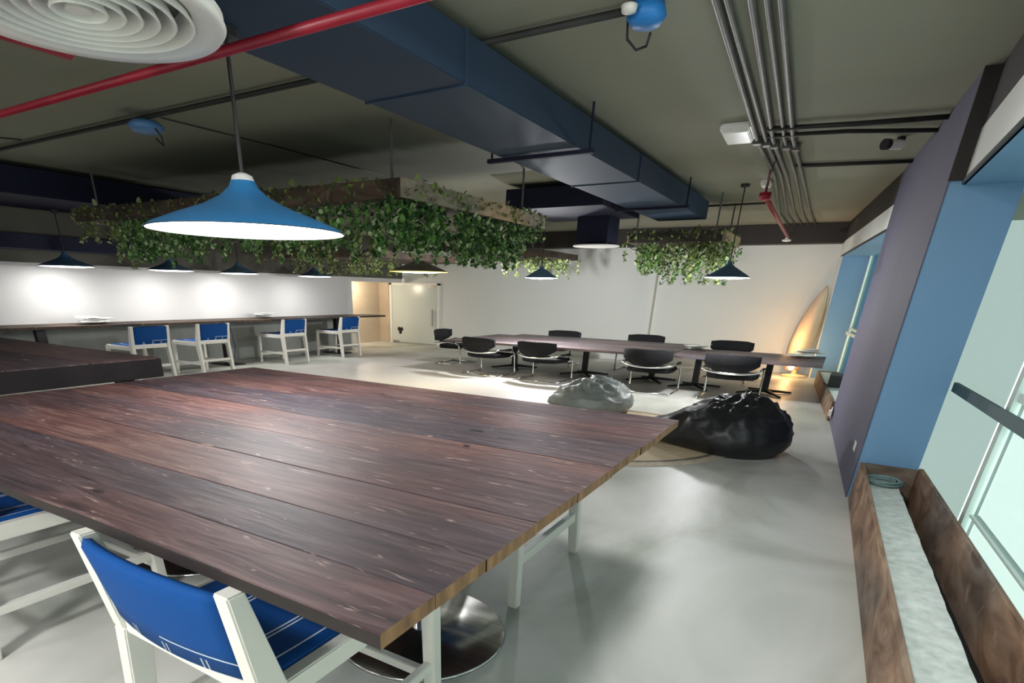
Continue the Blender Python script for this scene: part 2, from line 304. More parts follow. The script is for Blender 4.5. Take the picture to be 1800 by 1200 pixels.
# glass door in the back wall
d1 = struct('door_1', lambda bm: box(bm, -10.05, -8.62, YB - 0.035, YB - 0.02, 0.02, 1.40), M['door_frost'])
def dfr(bm):
    box(bm, -10.13, -10.05, YB - 0.06, YB, 0, 1.44); box(bm, -8.62, -8.56, YB - 0.06, YB, 0, 1.44); box(bm, -10.13, -8.56, YB - 0.06, YB, 1.40, 1.45)
struct('door_frame', dfr, M['white'], d1)
struct('door_handle', lambda bm: tube(bm, [(-8.74, YB - 0.08, 0.45), (-8.74, YB - 0.08, 0.85)], 0.018), M['steel'], d1)
struct('hinge_plate', lambda bm: box(bm, -8.88, -8.63, YB - 0.05, YB - 0.015, 1.36, 1.41), M['steel'], d1)
struct('hinge_plate', lambda bm: box(bm, -10.04, -9.85, YB - 0.05, YB - 0.015, 0.02, 0.06), M['steel'], d1)
def stick(bm):
    for a in range(3):
        t = a * 2.1 + 0.5; lathe(bm, [(0, 0.0), (0.05, 0.0), (0.05, 0.004), (0, 0.004)], (0.05 * math.cos(t), 0.05 * math.sin(t), 0), 14)
st = struct('door_sticker', stick, M['black'], d1); st.rotation_euler = (PI / 2, 0, 0); st.location = (-9.80, YB - 0.037, 0.32)

# ------------------------------------------------------------------ wall counter and its stools
ct = thing('wall_counter', 'long narrow dark wood counter running along the white left wall', 'counter', (-9.2, 6.5, 0))
for k in range(3):
    a = 1.0 + k * 3.35
    obj('plank', lambda bm: box(bm, -0.38, 0.30, a - 6.5 + 0.003, a + 3.35 - 6.5 - 0.003, 0.715, 0.75), M['tray_dark'], ct, 0.004)
for y in (2.2, 3.95, 6.9, 9.75):
    def lg(bm, y=y): box(bm, -0.05, 0.05, y - 6.58, y - 6.46, 0.0, 0.715); box(bm, -0.3, 0.25, y - 6.68, y - 6.36, 0.0, 0.02)
    obj('leg', lg, M['black'], ct, 0.003)
def pap(bm):
    for i in range(5):
        a = random.uniform(0, 3); x, y = random.uniform(-.06, .06), random.uniform(-.1, .1); g = bmesh.ops.create_grid(bm, x_segments=3, y_segments=3, size=0.1)
        for v in g['verts']:
            v.co = Matrix.Rotation(a, 4, 'Z') @ v.co; v.co += Vector((x, y, 0.012 + 0.012 * i + 0.25 * v.co.x * v.co.y + random.uniform(0, .01)))
def paper(loc, label, s=1.0):
    o = obj('loose_papers', pap, M['paper'], loc=loc); o.scale = (s, s, s); tag(o, label, 'paper')
paper((-9.25, 4.75, 0.75), 'crumpled white papers on the wall counter near the dark bracket', 1.5)
paper((-9.3, 7.8, 0.75), 'white papers lying on the wall counter behind the middle stool', 1.4)

def make_stool(label):
    W, D = 0.265, 0.31; t = thing('bar_stool', label, 'stool'); m = M['white_wood']
    for s in (-1, 1):
        def rear(bm, s=s):
            beam(bm, (s * W, -D - 0.05, 0), (s * W, -D, 0.50), 0.046, 0.05, 0.05, 0.075); beam(bm, (s * W, -D, 0.50), (s * W, -D - 0.06, 0.785), 0.05, 0.075, 0.046, 0.042)
        o = obj('leg', rear, m, t, 0.004)
        obj('leg', lambda bm: beam(bm, (s * W, D + 0.02, 0), (s * W, D, 0.50), 0.044, 0.044, 0.048, 0.048), m, t, 0.004)
        obj('side_rail', lambda bm: box(bm, s * W - 0.02, s * W + 0.02, -D, D, 0.455, 0.515), m, t, 0.004)
        obj('stretcher', lambda bm: box(bm, s * W - 0.014, s * W + 0.014, -D - 0.02, D, 0.17, 0.205), m, t, 0.003)
    obj('stretcher', lambda bm: box(bm, -W, W, D - 0.005, D + 0.025, 0.12, 0.155), m, t, 0.003)
    obj('stretcher', lambda bm: box(bm, -W, W, -D - 0.045, -D - 0.015, 0.22, 0.255), m, t, 0.003)
    obj('seat_rail', lambda bm: box(bm, -W, W, D - 0.02, D + 0.02, 0.455, 0.515), m, t, 0.004)
    obj('back_rail', lambda bm: box(bm, -W, W, -D - 0.03, -D + 0.01, 0.485, 0.535), m, t, 0.004)
    def seat(bm):
        n = 10; g = []
        for lay, dz in ((0, 0), (1, -0.018)):
            rows = []
            for i in range(n + 1):
                r = []
                for j in range(n + 1):
                    x = (-1 + 2 * i / n) * (W - 0.022); y = (-1 + 2 * j / n) * (D - 0.022)
                    z = 0.525 - 0.02 * (1 - (x / W) ** 2) * (1 - (y / D) ** 4) + dz
                    r.append(bm.verts.new((x, y, z)))
                rows.append(r)
            g.append(rows)
        for rows in g:
            for i in range(n):
                for j in range(n): bm.faces.new((rows[i][j], rows[i + 1][j], rows[i + 1][j + 1], rows[i][j + 1]))
        for i in range(n):
            for a, b in (((i, 0), (i + 1, 0)), ((i, n), (i + 1, n)), ((0, i), (0, i + 1)), ((n, i), (n, i + 1))):
                bm.faces.new((g[0][a[0]][a[1]], g[0][b[0]][b[1]], g[1][b[0]][b[1]], g[1][a[0]][a[1]]))
    obj('seat', seat, M['seat_blue'], t, smooth=True)
    def back(bm):
        n = 12; L = []
        for i in range(n + 1):
            u = -1 + 2 * i / n; row = []
            prof = ((0.545, 0), (0.62, 0.0), (0.70, 0.0), (0.755, 0.0), (0.775, 0.012), (0.77, 0.03), (0.70, 0.034), (0.62, 0.034), (0.545, 0.03))
            for z, d in prof:
                bow = 0.028 * (1 - u * u); top = 0.008 * (1 - u * u) * ((z - 0.545) / 0.23)
                row.append(bm.verts.new((u * (W - 0.022), -D - 0.028 - 0.06 * (z - 0.5) / 0.285 + d - bow + 0.0, z + top)))
            L.append(row)
        k = len(L[0])
        for i in range(n):
            for j in range(k): bm.faces.new((L[i][j], L[i][(j + 1) % k], L[i + 1][(j + 1) % k], L[i + 1][j]))
        bm.faces.new(L[0]); bm.faces.new(L[-1][::-1])
    obj('backrest', back, M['back_blue'], t, smooth=True)
    t.scale = (1, 1, 0.975)
    return t
stA = make_stool('blue and white bar stool pushed under the front edge of the large plank table'); stA.location = (-1.135, 0.945, 0)
G1 = 'white framed stools with blue cloth seats'
stA['group'] = G1
dup(stA, (-2.66, 0.925, 0), 0, 'bar stool cut off by the left frame edge under the large plank table', G1)
dup(stA, (-8.50, 4.86, 0), PI / 2, 'wall counter stool nearest the camera, just behind the raised dark table', G1)
dup(stA, (-8.52, 5.90, 0), PI / 2, 'second wall counter stool from the camera, a dark strap on its side', G1)
dup(stA, (-8.80, 7.82, 0), PI / 2, 'third wall counter stool, between the white papers and the last stool', G1)
dup(stA, (-8.82, 9.34, 0), PI / 2, 'last wall counter stool, nearest the beige doorway', G1)
strp = obj('hanging_strap', lambda bm: tube(bm, [(-8.165, 6.20, 0.74), (-8.14, 6.22, 0.6), (-8.12, 6.23, 0.42), (-8.14, 6.21, 0.23)], 0.014), M['navy']); tag(strp, 'dark blue strap hanging from the second wall counter stool', 'strap')
# backless stool under the right edge of the plank table
bs = thing('low_stool', 'white wooden stool frame standing under the right edge of the plank table', 'stool', (-1.24, 2.40, 0))
for sx in (-1, 1):
    for sy in (-1, 1): obj('leg', lambda bm: beam(bm, (sx * 0.29, sy * 0.36, 0), (sx * 0.265, sy * 0.34, 0.55), 0.045, 0.045, 0.065, 0.06), M['white_wood'], bs, 0.004)
    obj('stretcher', lambda bm: box(bm, sx * 0.275 - 0.016, sx * 0.275 + 0.016, -0.35, 0.35, 0.185, 0.235), M['white_wood'], bs, 0.003)
    obj('cross_bar', lambda bm: box(bm, -0.27, 0.27, sx * 0.34 - 0.015, sx * 0.34 + 0.015, 0.26, 0.30), M['white_wood'], bs, 0.003)
obj('seat', lambda bm: box(bm, -0.30, 0.30, -0.38, 0.38, 0.55, 0.60), M['seat_blue'], bs, 0.01)

# ------------------------------------------------------------------ large plank table
TX0, TX1, TZ = -3.30, -0.50, 0.80
tb = thing('plank_table', 'large dark stained plank table filling the foreground', 'table', (-1.9, 1.62, 0))
ys = [0.585, 0.74, 0.925, 1.17, 1.44, 1.74, 2.06, 2.36, 2.655]
tw = [table_wood('table_board_%d' % i, tuple(q * 0.8 for q in d), (m_[0] * 0.74, m_[1] * 0.66, m_[2] * 0.68), tuple(q * 0.62 for q in l), 0.5, i * 7.3) for i, (d, m_, l) in enumerate([
    ((0.035, 0.018, 0.018), (0.105, 0.055, 0.052), (0.26, 0.165, 0.15)), ((0.030, 0.017, 0.018), (0.080, 0.048, 0.050), (0.19, 0.135, 0.13)),
    ((0.050, 0.024, 0.020), (0.135, 0.066, 0.056), (0.30, 0.18, 0.145)), ((0.035, 0.017, 0.017), (0.10, 0.050, 0.046), (0.24, 0.145, 0.12))])]
M['front_edge'] = noisy('dark_board_edge', (0.010, 0.006, 0.005), (0.024, 0.014, 0.012), (8, 30, 30), 0.6, 5)
M['board_edge'] = noisy('raw_board_edge', (0.16, 0.075, 0.03), (0.42, 0.22, 0.10), (30, 30, 8), 0.6, 5)
for i in range(8):
    y0, y1 = ys[i] - 1.62 + 0.0006, ys[i + 1] - 1.62 - 0.0006; z = TZ - random.uniform(0, 0.0012); x1 = 1.40 + random.uniform(-0.002, 0.002)
    def bd(bm):
        segs = 14; A = []
        for k in range(segs + 1):
            x = -1.40 + (x1 + 1.40) * k / segs
            j0 = random.uniform(-0.003, 0.003) if i == 0 else 0; j1 = random.uniform(-0.003, 0.003) if i == 7 else 0
            A.append([bm.verts.new(p) for p in ((x, y0 + j0, z - 0.03), (x, y0 + j0, z - 0.0025), (x, y0 + 0.0025, z), (x, y1 - 0.0025, z), (x, y1 + j1, z - 0.0025), (x, y1 + j1, z - 0.03))])
        for k in range(segs):
            for q in range(6): bm.faces.new((A[k][q], A[k][(q + 1) % 6], A[k + 1][(q + 1) % 6], A[k + 1][q]))
        bm.faces.new(A[0]); bm.faces.new(A[-1][::-1])
    o = obj('plank', bd, tw[(0, 1, 2, 3, 2, 1, 3, 2)[i]], tb)
    o.data.materials.append(M['board_edge']); o.data.materials.append(M['front_edge'])
    for p in o.data.polygons:
        if p.normal.x > 0.9 : p.material_index = 1
        if p.normal.y < -0.9 : p.material_index = 2
def knot(x, y, a, b, r):
    def kb(bm):
        vs = [bm.verts.new((x + a * math.cos(t) * random.uniform(.7, 1.2) , y + b * math.sin(t) * random.uniform(.7, 1.2), TZ + 0.0008)) for t in [k * PI / 5 for k in range(10)]]; bm.faces.new(vs)
    o = obj('knot_hole', kb, M['black'], tb); o.matrix_parent_inverse = Matrix.Translation((1.9, -1.62, 0))
knot(-1.11, 1.93, 0.035, 0.014, 0); knot(-1.02, 1.70, 0.018, 0.012, 0); knot(-1.55, 0.70, 0.022, 0.008, 0); knot(-1.95, 2.37, 0.016, 0.009, 0)
for x in (-1.18, -2.65):
    def ped(bm): lathe(bm, [(0, 0), (0.35, 0), (0.352, 0.006), (0.345, 0.013), (0.06, 0.022), (0.04, 0.03), (0.04, 0.75), (0, 0.75)], (x + 1.9, 0.02, 0), 64)
    obj('pedestal', ped, M['steel'], tb, smooth=True)
    obj('top_plate', lambda bm: box(bm, x + 1.9 - 0.3, x + 1.9 + 0.3, -0.28, 0.32, 0.75, 0.767), M['black'], tb)
# raised table on the left
t2 = thing('raised_table', 'dark edged table standing against the left end of the plank table', 'table', (-4.85, 1.0, 0))
for i in range(5):
    a = -0.95 + i * 0.394
    obj('plank', lambda bm: box(bm, -1.5, 1.52, a + 0.002, a + 0.392, 0.868, 0.908), tw[(1, 3, 0, 1, 3)[i]], t2, 0.002)
M['apron'] = noisy('dark_apron_paint', (0.010, 0.008, 0.009), (0.015, 0.012, 0.0125), (6, 6, 6), 0.8, spec=0.15)
def apr(bm): box(bm, 1.49, 1.53, -0.95, 1.02, 0.802, 0.902); box(bm, -1.5, 1.49, 0.98, 1.02, 0.802, 0.866); box(bm, -1.5, 1.49, -0.95, -0.91, 0.802, 0.866)
obj('apron', apr, M['apron'], t2, 0.002)
for sx, sy in ((-1.3, -0.8), (-1.3, 0.85), (1.4, -0.8), (1.4, 0.85)): obj('leg', lambda bm: box(bm, sx - 0.04, sx + 0.04, sy - 0.04, sy + 0.04, 0, 0.867), M['black'], t2, 0.003)

# ------------------------------------------------------------------ meeting tables and chairs at the back
def ftable(label, x0, x1, y0, y1, peds, seed, np=5):
    cx, cy = (x0 + x1) / 2, (y0 + y1) / 2; t = thing('meeting_table', label, 'table', (cx, cy, 0))
    wdt = (y1 - y0) / np
    for i in range(np):
        def pl(bm):
            a = y0 - cy + i * wdt; cut = 0.25 if (seed == 1 and i in (0, np - 1)) else 0
            e = 0.5 if (seed == 1 and i == np - 1) else 0
            lo = x0 - cx + (0.0 if i != np - 1 or seed != 1 else 0.35)
            box(bm, lo, x1 - cx, a + 0.003, a + wdt - 0.003, 0.487, 0.52)
        obj('plank', pl, M['mt%d' % (i % 2)], t, 0.003)
    for px, py in peds:
        def pd(bm):
            box(bm, px - cx - 0.045, px - cx + 0.045, py - cy - 0.035, py - cy + 0.035, 0.02, 0.487)
            for a in range(4):
                t_ = a * PI / 2 + 0.6; beam(bm, (px - cx, py - cy, 0.045), (px - cx + 0.42 * math.cos(t_), py - cy + 0.42 * math.sin(t_), 0.012), 0.05, 0.045, 0.035, 0.02)
            box(bm, px - cx - 0.25, px - cx + 0.25, py - cy - 0.2, py - cy + 0.2, 0.47, 0.487)
        obj('pedestal', pd, M['black'], t, 0.002)
    return t
M['mt0'] = table_wood('meeting_wood_light', (0.09, 0.06, 0.055), (0.165, 0.115, 0.105), (0.26, 0.195, 0.18), 0.4, 11)
M['mt1'] = table_wood('meeting_wood_dark', (0.065, 0.043, 0.04), (0.125, 0.088, 0.08), (0.21, 0.15, 0.14), 0.4, 15)
ftable('longer meeting table of dark planks at the back, left of the pair', -5.75, -2.0, 8.78, 11.1, ((-5.0, 10.0), (-3.6, 9.95), (-2.45, 10.0)), 1, 6)
ftable('shorter meeting table of the pair, reaching the window planter', -1.98, -0.06, 8.85, 10.3, ((-0.72, 9.75), (-1.7, 9.7)), 2, 4)
paper((-1.85, 10.05, 0.52), 'white papers where the two meeting tables meet', 1.3)
paper((-0.35, 9.95, 0.52), 'white papers on the window end of the meeting table', 1.6)
def make_chair(label):
    t = thing('meeting_chair', label, 'chair'); W = 0.36
    def arc(z, hw, n=12, y=-0.30, bow=0.09): return [(-hw + 2 * hw * i / n, y - bow * (1 - (-1 + 2 * i / n) ** 2), z + 0.03 * (-1 + 2 * i / n) ** 2) for i in range(n + 1)]
    def back(bm):
        n = 14; L = []
        for i in range(n + 1):
            u = -1 + 2 * i / n; b = 0.10 * (1 - u * u); e = 1 - 0.35 * abs(u) ** 5; row = []
            for z, d in ((0.365 + 0.085 * abs(u) ** 3, 0.0), (0.47, -0.008), (0.56 - 0.02 * abs(u) ** 6, -0.02), (0.572 - 0.026 * abs(u) ** 6, 0.0), (0.56, 0.02), (0.47, 0.026), (0.37 + 0.085 * abs(u) ** 3, 0.026)):
                row.append(bm.verts.new((u * (W - 0.02), -0.30 - b + d, z)))
            L.append(row)
        k = 7
        for i in range(n):
            for j in range(k): bm.faces.new((L[i][j], L[i][(j + 1) % k], L[i + 1][(j + 1) % k], L[i + 1][j]))
        bm.faces.new(L[0]); bm.faces.new(L[-1][::-1])
    obj('backrest', back, M['plastic_black'], t, smooth=True)
    def seat(bm):
        pts = [(-0.31, 0.27), (0.31, 0.27), (0.33, 0.0), (0.30, -0.22), (0.15, -0.30), (0, -0.325), (-0.15, -0.30), (-0.30, -0.22), (-0.33, 0.0)]; prism(bm, pts, 0.275, 0.33)
    obj('seat', seat, M['plastic_black'], t, 0.015)
    obj('back_frame', lambda bm: tube(bm, [(-W, 0.12, 0.375), (-W, -0.2, 0.40)] + arc(0.352, W, y=-0.29, bow=0.10) + [(W, -0.2, 0.40), (W, 0.12, 0.375)], 0.014, 8), M['chrome'], t, smooth=True)
    for s in (-1, 1):
        obj('leg', lambda bm: tube(bm, [(s * W, 0.12, 0.375), (s * W, 0.20, 0.36), (s * W, 0.24, 0.30), (s * W, 0.27, 0.05), (s * W, 0.25, 0.015), (s * W, 0.1, 0.014), (s * W, -0.28, 0.014)], 0.014, 8), M['chrome'], t, smooth=True)
        obj('armrest', lambda bm: box(bm, s * W - 0.022, s * W + 0.022, -0.18, 0.14, 0.385, 0.405), M['plastic_black'], t, 0.006)
    obj('floor_bar', lambda bm: tube(bm, [(-W, -0.27, 0.014), (W, -0.27, 0.014)], 0.013, 8), M['chrome'], t, smooth=True)
    obj('seat_frame', lambda bm: tube(bm, [(-W, 0.22, 0.30), (-0.2, 0.22, 0.262), (0.2, 0.22, 0.262), (W, 0.22, 0.30)], 0.012, 8), M['chrome'], t, smooth=True)
    t.scale = (1, 1, 1.07)
    return t
GC = 'black meeting chairs with chrome frames'
c0 = make_chair('black chair nearest the window on the front side of the tables'); c0.location = (-1.08, 8.80, 0); c0['group'] = GC
dup(c0, (-2.17, 8.78, 0), 0, 'front side black chair behind the grey bean bag, second from the window', GC)
dup(c0, (-3.86, 8.80, 0), -0.1, 'front side black chair, third from the window', GC)
dup(c0, (-4.92, 8.85, 0), -0.15, 'front side black chair at the left table corner, beside the end chair', GC)
dup(c0, (-6.20, 9.85, 0), -PI / 2 + 0.1, 'black chair at the left end of the longer meeting table', GC)
dup(c0, (-4.60, 11.05, 0), PI, 'rear side black chair furthest from the window, its top above the table', GC)
dup(c0, (-3.02, 11.20, 0), PI, 'middle black chair of the three on the rear side of the tables', GC)
dup(c0, (-1.47, 10.85, 0), PI, 'rear side black chair nearest the glowing orange lamp', GC)

# ------------------------------------------------------------------ bean bags and rug
rg = thing('round_rug', 'round beige rug with a dark ring under the bean bags', 'rug', (-1.85, 5.80, 0))
obj('rug_edge', lambda bm: lathe(bm, [(1.24, 0.001), (1.32, 0.001), (1.32, 0.010), (1.24, 0.012)], n=96), M['rug_edge'], rg)
obj('rug_ring', lambda bm: lathe(bm, [(1.19, 0.001), (1.24, 0.001), (1.24, 0.013), (1.19, 0.013)], n=96), M['rug_ring'], rg)
obj('rug_field', lambda bm: lathe(bm, [(0, 0.0005), (1.19, 0.0005), (1.19, 0.012), (0, 0.012)], n=96), M['rug'], rg)
from mathutils import noise
def bean(bm, rx, ry, h, tip, seed, folds):
    nu, nv = 96, 40; rows = []
    def f(a, t):
        ca, sa = math.cos(a), math.sin(a)
        prof = math.sin(min(1, t * 1.0) * PI * 0.5) ** 0.75 if t < 1 else 1
        # t: 0 crown -> 1 widest -> 1.35 floor contact
        if t <= 1: r = math.sin(t * PI / 2) ** 0.85; z = 0.30 + 0.70 * math.cos(t * PI / 2)
        else: q = (t - 1) / 0.5; r = 1 - 0.16 * q * q; z = 0.30 * (1 - q)
        ext = max(0, math.cos(a - PI)) ** 5 * tip * (r ** 2)
        x = ca * rx * r - ext; y = sa * ry * r
        zz = z * h * (1 - 0.62 * min(1, ext / max(tip, 1e-3)) * (1 if t <= 1 else 1))
        p = Vector((ca * 2.2 * r, sa * 2.2 * r, z * 2 + seed))
        n1 = noise.noise(p * 1.2); n2 = 1 - abs(noise.noise(Vector((p.x * 1.5 + 3, p.y * 1.5, p.z * 1.8 + seed)))) * 2; n3 = 1 - abs(noise.noise(p * 3.1)) * 2
        rid = math.sin(a * 11 + 5 * noise.noise(Vector((ca * 1.3, sa * 1.3, t * 2 + seed)))) * max(0, 1 - t) * t * 1.6
        d = (0.035 * rid * (folds > 0) + 0.05 * n1 + folds * (0.028 * max(0, n2) ** 2 + 0.008 * max(0, n3) ** 3)) * (1.2 - 0.95 * t if t < 1 else 0.25 * max(0, 1.5 - t) * 2.0)
        k = 1 + d
        return Vector((x * k, y * k, max(0.0, zz * (1 + d * 1.6))))
    crown = bm.verts.new(f(0, 0.0001))
    for j in range(1, nv + 1):
        rows.append([bm.verts.new(f(2 * PI * i / nu, 1.5 * j / nv)) for i in range(nu)])
    for i in range(nu): bm.faces.new((crown, rows[0][i], rows[0][(i + 1) % nu]))
    for j in range(nv - 1):
        for i in range(nu): bm.faces.new((rows[j][i], rows[j + 1][i], rows[j + 1][(i + 1) % nu], rows[j][(i + 1) % nu]))
    bm.faces.new(rows[-1])
b1 = obj('bean_bag', lambda bm: bean(bm, 0.485, 0.50, 0.43, 0.42, 2.0, 2.6), M['bean_black'], smooth=True, loc=(-0.60, 5.82, 0.014)); b1.rotation_euler = (0, 0, 0.05)
tag(b1, 'shiny black bean bag, wrinkled, on the edge of the round rug', 'bean bag')
b2 = obj('bean_bag', lambda bm: bean(bm, 0.49, 0.50, 0.34, 0.05, 9.0, 2.6), M['bean_grey'], smooth=True, loc=(-2.35, 6.85, 0.014)); tag(b2, 'grey green slumped bean bag beyond the plank table', 'bean bag')

# ------------------------------------------------------------------ planter boxes by the windows
def board(poly, z0, z1): return lambda bm: prism(bm, poly, z0, z1)
pn = thing('planter_box', 'long rough wooden planter box in the right foreground', 'planter', (0.5, 2.9, 0))
iv = Matrix.Translation((-0.5, -2.9, 0))
def lp(name, poly, z0, z1, m, par=pn, inv=iv, bevel=0.003):
    o = obj(name, board(poly, z0, z1), m, par, bevel); o.matrix_parent_inverse = inv; return o
Y0, Y1 = 1.2, 4.74
def lx(y): return 0.345 + (Y1 - y) * 0.024
def rx_(y): return 0.70 + (Y1 - y) * 0.045
lp('side_board', [(lx(Y1), Y1), (lx(Y1) + 0.028, Y1), (lx(Y0) + 0.028, Y0), (lx(Y0), Y0)], 0, 0.275, M['planter_wood'])
lp('side_board', [(rx_(Y1) - 0.028, Y1), (rx_(Y1), Y1), (rx_(Y0), Y0), (rx_(Y0) - 0.028, Y0)], 0.0, 0.285, M['planter_wood'])
lp('end_board', [(lx(Y1) + 0.03, Y1), (rx_(Y1) - 0.03, Y1), (rx_(Y1) - 0.03, Y1 - 0.03), (lx(Y1) + 0.03, Y1 - 0.03)], 0.0, 0.275, M['planter_wood_x'])
lp('end_board', [(lx(Y0) + 0.03, Y0), (rx_(Y0) - 0.03, Y0), (rx_(Y0) - 0.03, Y0 + 0.03), (lx(Y0) + 0.03, Y0 + 0.03)], 0.0, 0.275, M['planter_wood_x'])
lp('base_board', [(lx(Y1) + 0.03, Y1 - 0.03), (rx_(Y1) - 0.03, Y1 - 0.03), (rx_(Y0) - 0.03, Y0 + 0.03), (lx(Y0) + 0.03, Y0 + 0.03)], 0.004, 0.02, M['black'])
def slabp(bm, a=4.66, b=1.3, n=40):
    L, Rr = [], []
    for i in range(n + 1):
        y = a + (b - a) * i / n; L.append((lx(y) + 0.032, y)); Rr.append((lx(y) + 0.215 + (a - y) * 0.006 + 0.006 * noise.noise(Vector((y * 7, 0, 0))), y))
    prism(bm, L + Rr[::-1], 0.02, 0.205)
sb = obj('concrete_slab', slabp, M['slab']); tag(sb, 'pale rough concrete slab lying inside the near planter box', 'slab')
def coil(bm):
    pts = []
    for i in range(150):
        a = i / 150 * 2 * PI * 5; r = 0.070 + 0.034 * ((i * 0.37 / 30) % 1.0) + 0.01 * math.sin(i * 0.13) ; pts.append((r * 1.05 * math.cos(a), r * 1.1 * math.sin(a), 0.007 + 0.0055 * i / 30 + 0.003 * math.sin(a * 2)))
    tube(bm, pts, 0.0075, 6)
cc = obj('cable_coil', coil, M['cable'], smooth=True, loc=(0.475, 4.50, 0.206)); tag(cc, 'coiled grey green cable on the slab in the near planter', 'cable')
pf = thing('planter_box', 'short wooden planter box beneath the far window, behind the column', 'planter', (0.1, 9.7, 0)); ivf = Matrix.Translation((-0.1, -9.7, 0))
def fx(y): return 0.135 - (y - 7.95) * 0.079
A, B = 7.95, 11.4
lp('side_board', [(fx(A), A), (fx(A) + 0.03, A), (fx(B) + 0.03, B), (fx(B), B)], 0, 0.22, M['planter_wood'], pf, ivf)
lp('side_board', [(fx(A) + 0.33, A), (fx(A) + 0.36, A), (fx(B) + 0.31, B), (fx(B) + 0.28, B)], 0, 0.22, M['planter_wood'], pf, ivf)
lp('end_board', [(fx(B) + 0.03, B), (fx(B) + 0.28, B), (fx(B) + 0.28, B - 0.03), (fx(B) + 0.03, B - 0.03)], 0, 0.22, M['planter_wood_x'], pf, ivf)
s3 = obj('concrete_slab', board([(fx(A) + 0.034, A), (fx(A) + 0.25, A), (fx(B) + 0.25, B - 0.04), (fx(B) + 0.034, B - 0.04)], 0.0, 0.205), M['slab']); tag(s3, 'pale slab inside the far planter under the far window', 'slab')
bx = obj('black_box', lambda bm: box(bm, -0.09, 0.09, -0.2, 0.2, 0, 0.15), M['pot_black'], None, 0.01, loc=(0.14, 9.6, 0.206)); tag(bx, 'black box standing on the far planter by the window', 'box')

# ------------------------------------------------------------------ glowing floor lamp shaped like a long leaf
lf = thing('floor_lamp', 'tall pointed rattan floor lamp glowing orange in the far corner', 'lamp', (-0.50, 12.25, 0))
obj('base', lambda bm: lathe(bm, [(0, 0), (0.20, 0), (0.20, 0.03), (0.05, 0.05), (0.03, 0.12), (0, 0.12)], n=32), M['orange_wood'], lf, smooth=False)
def leafs(bm):
    n, k = 24, 8; rows = []
    for i in range(n + 1):
        t = i / n; wd = 0.185 * (math.sin(PI * min(1, 0.18 + 0.82 * t)) ** 0.8) * (1.0 if t < 1 else 0) + 0.01; z = 0.10 + 1.40 * t; cx = -0.06 + 0.22 * t ** 1.3
        rows.append([bm.verts.new((cx + wd * (-1 + 2 * j / k), 0.12 - 0.22 * (1 - (-1 + 2 * j / k) ** 2) * (wd / 0.185), z)) for j in range(k + 1)])
    for i in range(n):
        for j in range(k): bm.faces.new((rows[i][j], rows[i][j + 1], rows[i + 1][j + 1], rows[i + 1][j]))
ls = obj('lamp_shade', leafs, M['orange_wood'], lf, smooth=True); sm = ls.modifiers.new('s', 'SOLIDIFY'); sm.thickness = 0.012
obj('bulb', lambda bm: bmesh.ops.create_uvsphere(bm, u_segments=16, v_segments=10, radius=0.05, matrix=Matrix.Translation((-0.06, -0.12, 0.17))), mat('amber_bulb', (1, .7, .3), emit=((1.0, 0.62, 0.25), 4.0)), lf, smooth=True)
def light(name, kind, loc, power, col, parent=None, size=0.1, rot=None, spot=None):
    l = bpy.data.lights.new(name, kind); l.energy = power; l.color = col
    if kind == 'AREA': l.shape = 'DISK'; l.size = size
    else: l.shadow_soft_size = size
    if spot: l.spot_size = spot; l.spot_blend = 0.6
    o = bpy.data.objects.new(name, l); C.objects.link(o); o.location = loc
    if rot: o.rotation_euler = rot
    if parent: o.parent = parent
    return o
light('lamp_light', 'POINT', (-0.16, -0.35, 0.60), 5, (1.0, 0.55, 0.22), lf, 0.06)
light('lamp_light', 'POINT', (-0.10, -0.30, 0.25), 3, (1.0, 0.55, 0.22), lf, 0.05)

obj('diffuser', lambda bm: lathe(bm, [(0, -0.01), (0.07, -0.01), (0.08, 0.0), (0, 0.002)], n=24), M['white_glow'], rlm)
light('recess_fill_glow', 'POINT', (0, 0, -0.2), 9, (1.0, 0.86, 0.66), rlm, 0.05)
# ------------------------------------------------------------------ pendant lamps
def pendant(name, label, x, y, z, r, h, shade, inner, glow, power, col, group=None, cap=M['white'], soft=False, top=CEIL, drop=0.02):
    t = thing(name, label, 'lamp', (x, y, z), 0, group)
    prof = [(r, 0), (r * 0.93, h * 0.09), (r * 0.68, h * 0.30), (r * 0.42, h * 0.50), (r * 0.24, h * 0.70), (r * 0.145, h * 0.88), (r * 0.12, h)]
    if soft: prof = [(r, 0), (r * 0.80, h * 0.22), (r * 0.50, h * 0.52), (r * 0.22, h * 0.80), (r * 0.12, h * 0.92), (r * 0.10, h)]
    obj('lamp_shade', lambda bm: lathe(bm, prof, n=56), shade, t, smooth=True)
    obj('shade_lining', lambda bm: lathe(bm, [(a * 0.985, b - 0.004 + 0.001) for a, b in prof[:-1]] + [(0, prof[-2][1] - 0.01)], n=56), inner, t, smooth=True)
    obj('bulb', lambda bm: lathe(bm, [(0, -h * drop), (r * 0.6, -h * drop * 0.8), (r * 0.965, h * 0.005), (r * 0.93, h * 0.04), (0, h * 0.06)], n=40), glow, t, smooth=True)
    obj('socket_cap', lambda bm: lathe(bm, [(r * 0.12, h - 0.005), (r * 0.10, h * 1.10), (r * 0.04, h * 1.16), (0, h * 1.16)], n=20), cap, t, smooth=True)
    obj('cord', lambda bm: tube(bm, [(0, 0, h * 1.1), (0, 0, top - z)], 0.008 if r > 0.3 else 0.007, 8), M['black'], t)
    obj('ceiling_rose', lambda bm: lathe(bm, [(0, top - z), (0.05, top - z), (0.045, top - z - 0.03), (0, top - z - 0.035)], n=20), M['black'], t)
    light('pendant_light', 'POINT', (0, 0, -0.10), power, col, t, 0.07)
    return t
cool = (0.97, 0.98, 1.0)
